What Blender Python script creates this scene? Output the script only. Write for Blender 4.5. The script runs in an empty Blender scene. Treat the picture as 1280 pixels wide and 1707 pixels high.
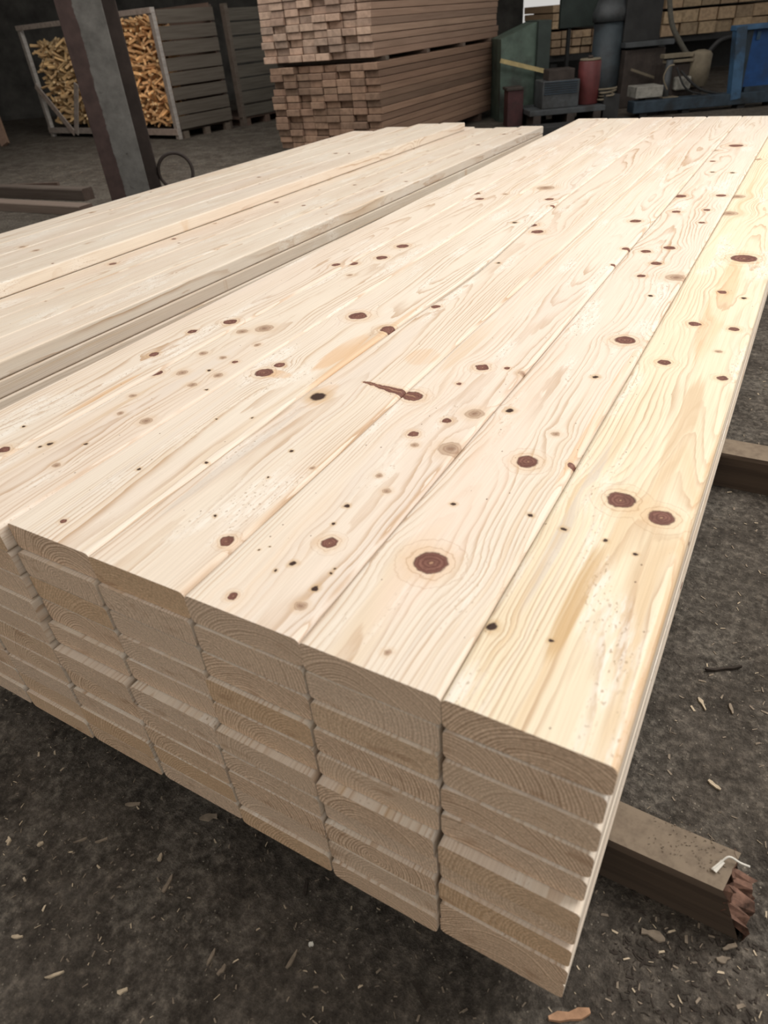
import bpy, bmesh, math, random
from mathutils import Vector, Matrix
random.seed(7)
sc = bpy.context.scene
COL = sc.collection
PI = math.pi

# ------------------------------------------------------------------ camera
F_PX = 1108.73
CAM = Vector((0.0191, -0.4313, 1.2917))
MR = Matrix(((0.87028, -0.23993, 0.43016), (0.48722, 0.54749, -0.68035), (-0.07227, 0.80168, 0.59337)))
cd = bpy.data.cameras.new('camera')
cam = bpy.data.objects.new('camera', cd)
COL.objects.link(cam)
cd.sensor_fit = 'HORIZONTAL'
cd.sensor_width = 36.0
cd.lens = 36.0 * F_PX / 1280.0
cd.clip_end = 200
cam.matrix_world = Matrix.Translation(CAM) @ MR.to_4x4()
cd.dof.use_dof = True
cd.dof.focus_distance = 1.75
cd.dof.aperture_fstop = 6.3
sc.camera = cam

FWD = Vector((-0.534, 0.845, 0)).normalized()      # level viewing direction
RGT = Vector((0.845, 0.534, 0)).normalized()
YAW = math.atan2(RGT.y, RGT.x)

def at(px, py, d):
    """world point at level distance d seen towards a direction of the yard"""
    v = MR @ Vector(((px - 640) / F_PX, -(py - 853.5) / F_PX, -1.0))
    return CAM + v * (d / v.dot(FWD))

def fr(px, py, d):
    p = at(px, py, d) - CAM
    return p.dot(RGT), p.z + CAM.z

def frame_world(lat, d, z=0.0):
    p = Vector((CAM.x, CAM.y, 0)) + RGT * lat + FWD * d
    p.z = z
    return p

# ------------------------------------------------------------------ node helper
class N:
    def __init__(self, name):
        self.mat = bpy.data.materials.new(name)
        self.mat.use_nodes = True
        self.t = self.mat.node_tree
        self.t.nodes.clear()
        self.out = self.t.nodes.new('ShaderNodeOutputMaterial')
        self.b = self.t.nodes.new('ShaderNodeBsdfPrincipled')
        self.t.links.new(self.b.outputs[0], self.out.inputs[0])
    def put(self, sock, v):
        if isinstance(v, bpy.types.NodeSocket):
            self.t.links.new(v, sock)
        elif v is not None:
            if sock.type == 'RGBA' and len(v) == 3:
                v = (*v, 1)
            sock.default_value = v
    def node(self, kind, **kw):
        n = self.t.nodes.new(kind)
        for k, v in kw.items():
            setattr(n, k, v)
        return n
    def m(self, op, a, b=None, c=None, clamp=False):
        n = self.node('ShaderNodeMath', operation=op, use_clamp=clamp)
        self.put(n.inputs[0], a); self.put(n.inputs[1], b); self.put(n.inputs[2], c)
        return n.outputs[0]
    def v(self, op, a, b=None):
        n = self.node('ShaderNodeVectorMath', operation=op)
        self.put(n.inputs[0], a); self.put(n.inputs[1], b)
        return n.outputs['Value'] if op in ('LENGTH', 'DOT_PRODUCT', 'DISTANCE') else n.outputs[0]
    def mix(self, f, a, b, blend='MIX'):
        n = self.node('ShaderNodeMix', data_type='RGBA', blend_type=blend)
        self.put(n.inputs[0], f); self.put(n.inputs[6], a); self.put(n.inputs[7], b)
        return n.outputs[2]
    def noise(self, vec, scale=1.0, detail=3.0, rough=0.5, dim='3D', color=False):
        n = self.node('ShaderNodeTexNoise', noise_dimensions=dim)
        self.put(n.inputs['Vector'], vec)
        n.inputs['Scale'].default_value = scale
        n.inputs['Detail'].default_value = detail
        n.inputs['Roughness'].default_value = rough
        return n.outputs['Color' if color else 'Fac']
    def ss(self, x, lo, hi):
        n = self.node('ShaderNodeMapRange', interpolation_type='SMOOTHSTEP')
        self.put(n.inputs[0], x)
        n.inputs[1].default_value = lo; n.inputs[2].default_value = hi
        return n.outputs[0]
    def inv(self, x):
        return self.m('SUBTRACT', 1.0, x)
    def ramp(self, x, stops):
        n = self.node('ShaderNodeValToRGB')
        e = n.color_ramp.elements
        while len(e) < len(stops):
            e.new(0.5)
        for i, (p, c) in enumerate(stops):
            e[i].position = p
            e[i].color = (*c, 1) if len(c) == 3 else c
        self.put(n.inputs[0], x)
        return n.outputs[0]
    def xyz(self, v):
        n = self.node('ShaderNodeSeparateXYZ'); self.put(n.inputs[0], v)
        return n.outputs
    def comb(self, x, y, z):
        n = self.node('ShaderNodeCombineXYZ')
        self.put(n.inputs[0], x); self.put(n.inputs[1], y); self.put(n.inputs[2], z)
        return n.outputs[0]
    def bump(self, h, strength, dist):
        n = self.node('ShaderNodeBump')
        n.inputs['Strength'].default_value = strength
        n.inputs['Distance'].default_value = dist
        self.put(n.inputs['Height'], h)
        self.put(self.b.inputs['Normal'], n.outputs[0])
    def done(self, color, rough=0.6, spec=0.3, metal=0.0):
        self.put(self.b.inputs['Base Color'], color)
        self.put(self.b.inputs['Roughness'], rough)
        self.put(self.b.inputs['Specular IOR Level'], spec)
        self.put(self.b.inputs['Metallic'], metal)
        return self.mat

CREAM = (.785, .69, .572)
LATE = (.49, .315, .185)
PINK = (.77, .635, .525)

def make_wood(name, knots=None, segs=None, patches=None, pith=None, cream=CREAM, late=LATE, pink=PINK, tint=0.5, late_amt=.80,
              endc=(.78, .575, .405), endlate=(.33, .20, .115), seed=0.0, voronoi=True, streak=.55):
    g = N(name)
    tc = g.node('ShaderNodeTexCoord')
    P = tc.outputs['Object']
    oi = g.node('ShaderNodeObjectInfo')
    wn = g.node('ShaderNodeTexWhiteNoise', noise_dimensions='1D')
    g.put(wn.inputs['W'], g.m('MULTIPLY_ADD', oi.outputs['Random'], 91.7, seed))
    rc = g.xyz(wn.outputs['Color'])
    rv = wn.outputs['Value']
    O = g.comb(g.m('MULTIPLY', rc[0], 37.0), g.m('MULTIPLY', rc[1], 61.0), g.m('MULTIPLY', rc[2], 23.0))
    Pn = g.v('ADD', P, O)
    x, y, z = g.xyz(P)
    # normal -> end grain mask
    nn = g.xyz(tc.outputs['Normal'])
    endm = g.ss(g.m('ABSOLUTE', nn[1]), .7, .9)
    # flow of the grain
    low = g.xyz(g.noise(g.v('MULTIPLY', Pn, (4.0, .7, 4.0)), 1.0, 2.0, .5, color=True))
    wob = g.noise(g.v('MULTIPLY', Pn, (60.0, 9.0, 60.0)), 1.0, 2.0, .5)
    jit = g.v('SCALE', g.v('SUBTRACT', g.noise(g.v('MULTIPLY', Pn, (1, 1, 0)), 55.0, 3.0, .6, color=True), (.5, .5, .5)), None)
    jn = jit.node; jn.inputs['Scale'].default_value = .013
    Pxy = g.v('MULTIPLY', g.v('ADD', P, jit), (1, 1, 0))
    warp = None
    md = {}
    if knots:
        for (kx, ky, r, t) in knots:
            dv = g.v('SUBTRACT', Pxy, (kx, ky, 0))
            dd = g.m('MULTIPLY', g.v('LENGTH', dv), 1.0 / r)
            md[t] = dd if t not in md else g.m('MINIMUM', md[t], dd)
            if r > .0065:
                w = g.m('DIVIDE', 1.0, g.m('MULTIPLY_ADD', g.m('MULTIPLY', dd, dd), g.m('MULTIPLY', dd, .06), 1.0))
                w = g.m('MULTIPLY', w, g.m('MULTIPLY_ADD', x, -.85, .85 * kx))
                warp = w if warp is None else g.m('ADD', warp, w)
    for (ax, ay, bx_, by_, r0, r1) in (segs or ()):
        ex, ey = bx_ - ax, by_ - ay
        l2 = ex * ex + ey * ey
        dv = g.v('SUBTRACT', Pxy, (ax, ay, 0))
        tt = g.m('MULTIPLY', g.v('DOT_PRODUCT', dv, (ex, ey, 0)), 1 / l2, clamp=True)
        cl = g.v('SCALE', (ex, ey, 0)); g.put(cl.node.inputs['Scale'], tt)
        dd = g.m('DIVIDE', g.v('LENGTH', g.v('SUBTRACT', dv, cl)), g.m('MULTIPLY_ADD', tt, r1 - r0, r0))
        md['D'] = dd if 'D' not in md else g.m('MINIMUM', md['D'], dd)
    if voronoi:
        vo = g.node('ShaderNodeTexVoronoi', voronoi_dimensions='2D', feature='F1')
        sx, sy = 7.0, 2.6
        g.put(vo.inputs['Vector'], g.v('MULTIPLY', g.v('ADD', Pxy, O), (sx, sy, 0)))
        vo.inputs['Scale'].default_value = 1.0
        vc = g.xyz(vo.outputs['Color'])
        kp = g.v('MULTIPLY', vo.outputs['Position'], (1 / sx, 1 / sy, 0))
        dv = g.v('SUBTRACT', g.v('MULTIPLY', g.v('ADD', Pxy, O), (1, 1, 0)), kp)
        rr = g.m('MULTIPLY_ADD', g.m('MULTIPLY', vc[0], vc[0]), .013, .004)
        dd = g.m('DIVIDE', g.v('LENGTH', dv), rr)
        gone = g.m('MULTIPLY', g.m('GREATER_THAN', .5, vc[1]), 99.0)
        dd = g.m('ADD', dd, gone)
        dk = g.m('ADD', dd, g.m('MULTIPLY', g.m('GREATER_THAN', vc[2], .5), 99.0))
        gk = g.m('ADD', dd, g.m('MULTIPLY', g.m('LESS_THAN', vc[2], .5), 99.0))
        md['D'] = dk if 'D' not in md else g.m('MINIMUM', md['D'], dk)
        md['G'] = gk if 'G' not in md else g.m('MINIMUM', md['G'], gk)
        w = g.m('DIVIDE', 1.0, g.m('MULTIPLY_ADD', g.m('MULTIPLY', dd, dd), g.m('MULTIPLY', dd, .06), 1.0))
        w = g.m('MULTIPLY', w, g.m('MULTIPLY', g.xyz(dv)[0], -.85))
        warp = w if warp is None else g.m('ADD', warp, w)
    # growth rings around a pith line
    if pith:
        cx, cz, taper = pith
    else:
        cx = g.m('MULTIPLY_ADD', rc[0], .18, -.09)
        cz = g.m('MULTIPLY_ADD', rc[1], -.10, .02)
        taper = g.m('MULTIPLY_ADD', rc[2], .03, -.015)
    xx = g.m('SUBTRACT', x, cx)
    if warp is not None:
        xx = g.m('ADD', xx, warp)
    xx = g.m('ADD', xx, g.m('MULTIPLY_ADD', low[0], .05, -.025))
    zz = g.m('SUBTRACT', z, cz)
    zz = g.m('ADD', zz, g.m('MULTIPLY_ADD', low[1], .07, -.035))
    zz = g.m('ADD', zz, g.m('MULTIPLY', y, taper))
    rad = g.m('SQRT', g.m('ADD', g.m('MULTIPLY', xx, xx), g.m('MULTIPLY', zz, zz)))
    rn = g.m('MULTIPLY_ADD', rad, 1 / .0052, g.m('MULTIPLY', wob, .75))
    irr = g.noise(g.comb(g.m('MULTIPLY', rn, .35), O, 0) if False else g.comb(g.m('MULTIPLY', rn, .33), rv, 0), 1.0, 1.0, .5)
    rn = g.m('ADD', rn, g.m('MULTIPLY', irr, 2.2))
    fr_ = g.m('FRACT', rn)
    lw = g.m('MULTIPLY', g.m('POWER', g.ss(fr_, .30, .95), 2.4), g.inv(g.ss(fr_, .95, 1.0)))
    patch = g.noise(g.v('MULTIPLY', Pn, (14.0, 1.6, 14.0)), 1.0, 2.0, .55)
    amt = g.m('MULTIPLY', lw, g.m('MULTIPLY_ADD', g.ss(patch, .32, .72), late_amt, .06))
    base = g.mix(g.m('MULTIPLY', g.ss(low[2], .38, .68), tint), cream, pink)
    # per-board tone
    base = g.mix(g.m('MULTIPLY', rv, .18), base, (.70, .55, .40))
    # coloured bands along the grain: honey and grey-blue streaks
    band = g.noise(g.comb(g.m('MULTIPLY', rn, .42), g.m('MULTIPLY', y, .5), rv), 1.0, 2.0, .5)
    base = g.mix(g.m('MULTIPLY', g.ss(band, .56, .80), streak), base, (.66, .46, .26))
    base = g.mix(g.m('MULTIPLY', g.ss(band, .44, .26), .28), base, (.68, .60, .535))
    base = g.mix(amt, base, late)
    fib = g.noise(g.v('MULTIPLY', Pn, (420.0, 6.0, 420.0)), 1.0, 2.0, .6)
    base = g.mix(1.0, base, g.ramp(fib, [(.25, (.90, .885, .865)), (.75, (1.06, 1.06, 1.06))]), 'MULTIPLY')
    # torn fibre pits
    pit = g.noise(g.v('MULTIPLY', Pn, (260.0, 130.0, 260.0)), 1.0, 1.0, .5)
    zone = g.noise(g.v('MULTIPLY', Pn, (11.0, 2.2, 3.0)), 1.0, 2.0, .6)
    zm = g.ss(zone, .55, .66)
    base = g.mix(g.m('MULTIPLY', zm, g.m('MULTIPLY_ADD', g.ss(g.noise(g.v('MULTIPLY', Pn, (150., 22., 150.)), 1., 3., .7), .40, .62), .55, .10)), base, (.86, .80, .71))
    pm = g.m('MULTIPLY', g.ss(pit, .64, .70), zm)
    base = g.mix(g.m('MULTIPLY', pm, .65), base, (.36, .24, .14))
    if patches:
        stripe = g.m('MULTIPLY_ADD', g.ss(g.noise(g.v('MULTIPLY', g.comb(g.m('MULTIPLY', rn, .0055), y, seed), (110., 1.6, 1.)), 1., 3., .6), .36, .58), .75, .25)
        for (cx_, cy_, rx, ry, col, a) in patches:
            dv = g.v('MULTIPLY', g.v('SUBTRACT', g.comb(g.m('ADD', x, g.m('MULTIPLY_ADD', low[0], .03, -.015)), y, 0), (cx_, cy_, 0)), (1 / rx, 1 / ry, 0))
            k = g.inv(g.ss(g.m('ADD', g.v('LENGTH', dv), g.m('MULTIPLY_ADD', fib, .5, -.25)), .78, 1.08))
            k = g.m('MULTIPLY', k, stripe)
            base = g.mix(g.m('MULTIPLY', k, a), base, col)
    sv = g.node('ShaderNodeTexVoronoi', voronoi_dimensions='2D', feature='F1')
    g.put(sv.inputs['Vector'], g.v('MULTIPLY', Pn, (1, .8, 0))); sv.inputs['Scale'].default_value = 34.0
    svc = g.xyz(sv.outputs['Color'])
    sk = g.m('MULTIPLY', g.m('LESS_THAN', sv.outputs['Distance'], g.m('MULTIPLY_ADD', svc[1], .035, .015)), g.m('GREATER_THAN', svc[0], .90))
    base = g.mix(g.m('MULTIPLY', sk, .8), base, (.14, .075, .045))
    chat = g.m('SINE', g.m('MULTIPLY_ADD', low[0], 3.0, g.m('MULTIPLY', y, 1900.0)))
    base = g.mix(g.m('MULTIPLY', g.ss(chat, .2, 1.0), .05), base, (.45, .33, .22))
    body = base
    # knots
    if 'G' in md:
        d = md['G']
        ring = g.m('SINE', g.m('MULTIPLY', d, 15.0))
        kc = g.mix(g.ss(ring, -.3, .9), (.47, .33, .225), (.33, .20, .125))
        body = g.mix(g.m('MULTIPLY', g.inv(g.ss(d, .9, 2.4)), .45), body, (.66, .48, .32))
        body = g.mix(g.m('MULTIPLY', g.inv(g.ss(d, .82, 1.08)), .85), body, kc)
        body = g.mix(g.m('MULTIPLY', g.inv(g.ss(d, .25, .5)), .6), body, (.22, .12, .075))
    if 'D' in md:
        d = md['D']
        ang = g.noise(g.v('MULTIPLY', Pn, (1, 1, 0)), 38.0, 3.0, .6)
        d2 = g.m('ADD', d, g.m('MULTIPLY_ADD', ang, 1.3, -.65))
        body = g.mix(g.m('MULTIPLY', g.inv(g.ss(d2, .9, 2.5)), .42), body, (.66, .43, .235))
        hr = g.m('MULTIPLY', g.ss(g.m('SINE', g.m('MULTIPLY_ADD', ang, 5.0, g.m('MULTIPLY', d, 8.0))), .80, 1.0), g.inv(g.ss(d, 1.7, 3.0)))
        body = g.mix(g.m('MULTIPLY', hr, .38), body, (.42, .24, .12))
        ring = g.m('SINE', g.m('MULTIPLY_ADD', ang, 9.0, g.m('MULTIPLY', d, 21.0)))
        kc = g.mix(g.ss(ring, -.6, .9), (.235, .108, .078), (.150, .062, .045))
        kc = g.mix(g.m('MULTIPLY', g.ss(ang, .40, .62), .5), kc, (.11, .045, .032))
        kc = g.mix(g.m('MULTIPLY', g.ss(d, .82, 1.0), .75), kc, (.07, .027, .018))
        kc = g.mix(g.m('MULTIPLY', g.inv(g.ss(d, .07, .16)), .7), kc, (.46, .27, .16))
        body = g.mix(g.inv(g.ss(d, .92, 1.12)), body, kc)
    if 'S' in md:
        d = md['S']
        body = g.mix(g.m('MULTIPLY', g.inv(g.ss(d, .9, 2.3)), .55), body, (.56, .37, .19))
        body = g.mix(g.inv(g.ss(d, .66, 1.05)), body, (.05, .026, .018))
    # sawn end grain
    lw2 = g.m('MULTIPLY', g.ss(fr_, .25, .85), g.inv(g.ss(fr_, .93, 1.0)))
    ec = g.mix(g.m('MULTIPLY', lw2, g.m('MULTIPLY_ADD', patch, .6, .45)), endc, endlate)
    ec = g.mix(g.m('MULTIPLY', rc[2], .5), ec, (.68, .55, .43))
    ec = g.mix(g.m('MULTIPLY', g.ss(rv, .45, 1.0), .55), ec, (.60, .39, .21))
    fz = g.noise(g.v('MULTIPLY', Pn, (330.0, 330.0, 330.0)), 1.0, 2.0, .6)
    ec = g.mix(1.0, ec, g.ramp(fz, [(.28, (.70, .67, .64)), (.72, (1.22, 1.22, 1.21))]), 'MULTIPLY')
    blot = g.noise(g.v('MULTIPLY', Pn, (18.0, 18.0, 40.0)), 1.0, 2.0, .5)
    ec = g.mix(g.m('MULTIPLY', g.ss(blot, .60, .74), .5), ec, (.36, .21, .12))
    col = g.mix(endm, body, ec)
    hgt = g.m('ADD', g.m('MULTIPLY', fib, g.m('MULTIPLY_ADD', endm, -1.0, 1.0)), g.m('MULTIPLY', g.m('ADD', fz, lw2), endm))
    g.bump(hgt, .28, .0012)
    return g.done(col, .58, .22)

def make_flat(name, c, rough=.6, spec=.25, metal=0., var=.35, scale=12., dirt=None, bump=.2, tint=True):
    g = N(name)
    tc = g.node('ShaderNodeTexCoord')
    P = tc.outputs['Object']
    oi = g.node('ShaderNodeObjectInfo')
    Pn = g.v('ADD', P, g.comb(g.m('MULTIPLY', oi.outputs['Random'], 31.0), g.m('MULTIPLY', oi.outputs['Random'], 57.0), 0.0))
    n1 = g.noise(Pn, scale, 5.0, .6)
    c2 = tuple(min(1, k * (1 + var)) for k in c); c1 = tuple(k * (1 - var) for k in c)
    col = g.ramp(n1, [(.3, c1), (.7, c2)])
    if dirt:
        n2 = g.noise(Pn, scale * .4, 4.0, .65)
        col = g.mix(g.ss(n2, .48, .68), col, dirt)
    if tint:
        col = g.mix(g.m('MULTIPLY', oi.outputs['Random'], .3), col, tuple(k * .55 for k in c))
    g.bump(n1, bump, .004)
    return g.done(col, rough, spec, metal)

def make_old_wood(name, c, late, end, var=.5, dust=None):
    """weathered sawn plank, long axis y"""
    g = N(name)
    tc = g.node('ShaderNodeTexCoord')
    P = tc.outputs['Object']
    oi = g.node('ShaderNodeObjectInfo')
    R = oi.outputs['Random']
    wn = g.node('ShaderNodeTexWhiteNoise', noise_dimensions='1D')
    g.put(wn.inputs['W'], g.m('MULTIPLY', R, 77.0))
    rc = g.xyz(wn.outputs['Color'])
    Pn = g.v('ADD', P, g.comb(g.m('MULTIPLY', R, 31.0), g.m('MULTIPLY', R, 57.0), g.m('MULTIPLY', R, 11.0)))
    n1 = g.noise(g.v('MULTIPLY', Pn, (40., 1.5, 40.)), 1., 3., .6)
    n2 = g.noise(g.v('MULTIPLY', Pn, (6., .8, 6.)), 1., 3., .6)
    col = g.mix(g.ss(n1, .35, .75), c, late)
    col = g.mix(g.m('MULTIPLY', g.ss(n2, .45, .75), .5), col, tuple(k * .6 for k in c))
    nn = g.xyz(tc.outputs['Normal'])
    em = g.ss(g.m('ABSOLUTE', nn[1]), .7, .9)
    e2 = g.mix(g.ss(g.noise(Pn, 18., 3., .6), .35, .7), end, tuple(k * .68 for k in end))
    col = g.mix(em, col, e2)
    col = g.mix(1.0, col, g.ramp(rc[0], [(0., (1 - var, 1 - var, 1 - var)), (1., (1.12, 1.08, 1.04))]), 'MULTIPLY')
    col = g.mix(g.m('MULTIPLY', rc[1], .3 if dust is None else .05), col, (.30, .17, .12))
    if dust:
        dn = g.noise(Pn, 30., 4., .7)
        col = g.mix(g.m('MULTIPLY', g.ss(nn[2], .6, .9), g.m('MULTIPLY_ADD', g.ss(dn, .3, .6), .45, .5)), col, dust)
    g.bump(n1, .3, .003)
    return g.done(col, .75, .15)

# ------------------------------------------------------------------ object helpers
def mesh_obj(name, bm, mat, parent=None, loc=(0, 0, 0), rotz=0.0):
    me = bpy.data.meshes.new(name)
    bmesh.ops.recalc_face_normals(bm, faces=bm.faces[:])
    bm.to_mesh(me); bm.free()
    me.materials.append(mat)
    o = bpy.data.objects.new(name, me)
    COL.objects.link(o)
    if parent:
        o.parent = parent
    o.location = loc
    o.rotation_euler = (0, 0, rotz)
    return o

def tag(o, label, cat, group=None, kind=None):
    o['label'] = label
    o['category'] = cat
    if group: o['group'] = group
    if kind: o['kind'] = kind
    return o

def struct(o):
    o['kind'] = 'structure'
    return o

def thing(name, label, cat, loc, rotz=0.0, group=None):
    o = bpy.data.objects.new(name, None)
    o.empty_display_size = .1
    COL.objects.link(o)
    o.location = loc
    o.rotation_euler = (0, 0, rotz)
    return tag(o, label, cat, group)

def box(bm, x0, x1, y0, y1, z0, z1, bev=0.0, rot=None, piv=None):
    vs = [bm.verts.new((x, y, z)) for x in (x0, x1) for y in (y0, y1) for z in (z0, z1)]
    q = [(0, 1, 3, 2), (4, 6, 7, 5), (0, 4, 5, 1), (2, 3, 7, 6), (0, 2, 6, 4), (1, 5, 7, 3)]
    fs = [bm.faces.new([vs[i] for i in f]) for f in q]
    if bev > 0:
        es = list({e for f in fs for e in f.edges})
        r = bmesh.ops.bevel(bm, geom=es, offset=bev, segments=2, affect='EDGES', profile=.5)
        vs = list({v for f in r['faces'] for v in f.verts} | {v for v in vs if v.is_valid})
    if rot is not None:
        bmesh.ops.rotate(bm, verts=[v for v in vs if v.is_valid], cent=piv or (0, 0, 0), matrix=rot)
    return vs

def B(*a, **k):
    bm = bmesh.new(); box(bm, *a, **k); return bm

def bar(bm, p, q, w, h, up=(0, 0, 1)):
    """rectangular bar from p to q"""
    p, q = Vector(p), Vector(q)
    d = (q - p).normalized(); u = Vector(up)
    s = d.cross(u)
    if s.length < 1e-4: s = d.cross(Vector((1, 0, 0)))
    s.normalize(); u = s.cross(d).normalized()
    r = []
    for c in (p, q):
        r.append([bm.verts.new(c + s * a * w / 2 + u * b * h / 2) for a, b in ((-1, -1), (1, -1), (1, 1), (-1, 1))])
    for i in range(4):
        bm.faces.new((r[0][i], r[0][(i + 1) % 4], r[1][(i + 1) % 4], r[1][i]))
    bm.faces.new(r[0][::-1]); bm.faces.new(r[1])

def tube(bm, pts, r, seg=10, cap=True):
    pts = [Vector(p) for p in pts]
    rs = r if isinstance(r, (list, tuple)) else [r] * len(pts)
    rings = []
    t = (pts[1] - pts[0]).normalized()
    n = t.orthogonal().normalized()
    for i, p in enumerate(pts):
        a = pts[max(i - 1, 0)]; b = pts[min(i + 1, len(pts) - 1)]
        t = (b - a).normalized()
        n = (n - t * n.dot(t)).normalized(); m = t.cross(n)
        rings.append([bm.verts.new(p + (n * math.cos(k * 2 * PI / seg) + m * math.sin(k * 2 * PI / seg)) * rs[i]) for k in range(seg)])
    for a, b in zip(rings, rings[1:]):
        for k in range(seg):
            f = bm.faces.new((a[k], a[(k + 1) % seg], b[(k + 1) % seg], b[k])); f.smooth = True
    if cap:
        bm.faces.new(rings[0][::-1]); bm.faces.new(rings[-1])

def spline(pts, n=8):
    pts = [Vector(p) for p in pts]
    out = []
    P = [pts[0]] + pts + [pts[-1]]
    for i in range(1, len(P) - 2):
        a, b, c, d = P[i - 1:i + 3]
        for k in range(n):
            t = k / n
            out.append(.5 * ((2 * b) + (c - a) * t + (2 * a - 5 * b + 4 * c - d) * t * t + (3 * b - a - 3 * c + d) * t ** 3))
    out.append(pts[-1])
    return out

# ------------------------------------------------------------------ a planed, round-edged board (origin at the middle of its end, underside)
def board_mesh(W, T, L, r=.008, ny=14, rnd=None, right=None, left=None, bow=.0015, wane=None):
    rnd = rnd or random
    bm = bmesh.new()
    prof = []
    K = 4
    for (cx, cz, a0) in ((1, 1, 0), (-1, 1, 90), (-1, -1, 180), (1, -1, 270)):
        for k in range(K + 1):
            a = math.radians(a0 + 90 * k / K)
            prof.append((cx, cz, math.cos(a), math.sin(a)))
    ph = rnd.uniform(0, 6.28); ph2 = rnd.uniform(0, 6.28)
    rings = []
    for i in range(ny + 1):
        y = L * i / ny
        t = y / L
        bx = bow * math.sin(ph + t * 4.2) + bow * .5 * math.sin(ph2 + t * 9)
        bz = bow * .25 * (math.sin(ph2 + t * 5) - 1)
        xr = W / 2 + (right(y) if right else 0)
        xl = W / 2 - (left(y) if left else 0)
        ring = []
        for (cx, cz, ca, sa) in prof:
            rr = r
            if wane and cx > 0 and cz > 0:
                rr = r + wane(y)
            xc = (xr - rr) if cx > 0 else -(xl - rr)
            zc = (T - rr) if cz > 0 else rr
            ring.append(bm.verts.new((xc + ca * rr + bx, y, zc + sa * rr + (bz if cz > 0 else 0))))
        rings.append(ring)
    n = len(prof)
    for a, b in zip(rings, rings[1:]):
        for k in range(n):
            bm.faces.new((a[k], a[(k + 1) % n], b[(k + 1) % n], b[k]))
    bm.faces.new(rings[0]); bm.faces.new(rings[-1][::-1])
    return bm

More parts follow.
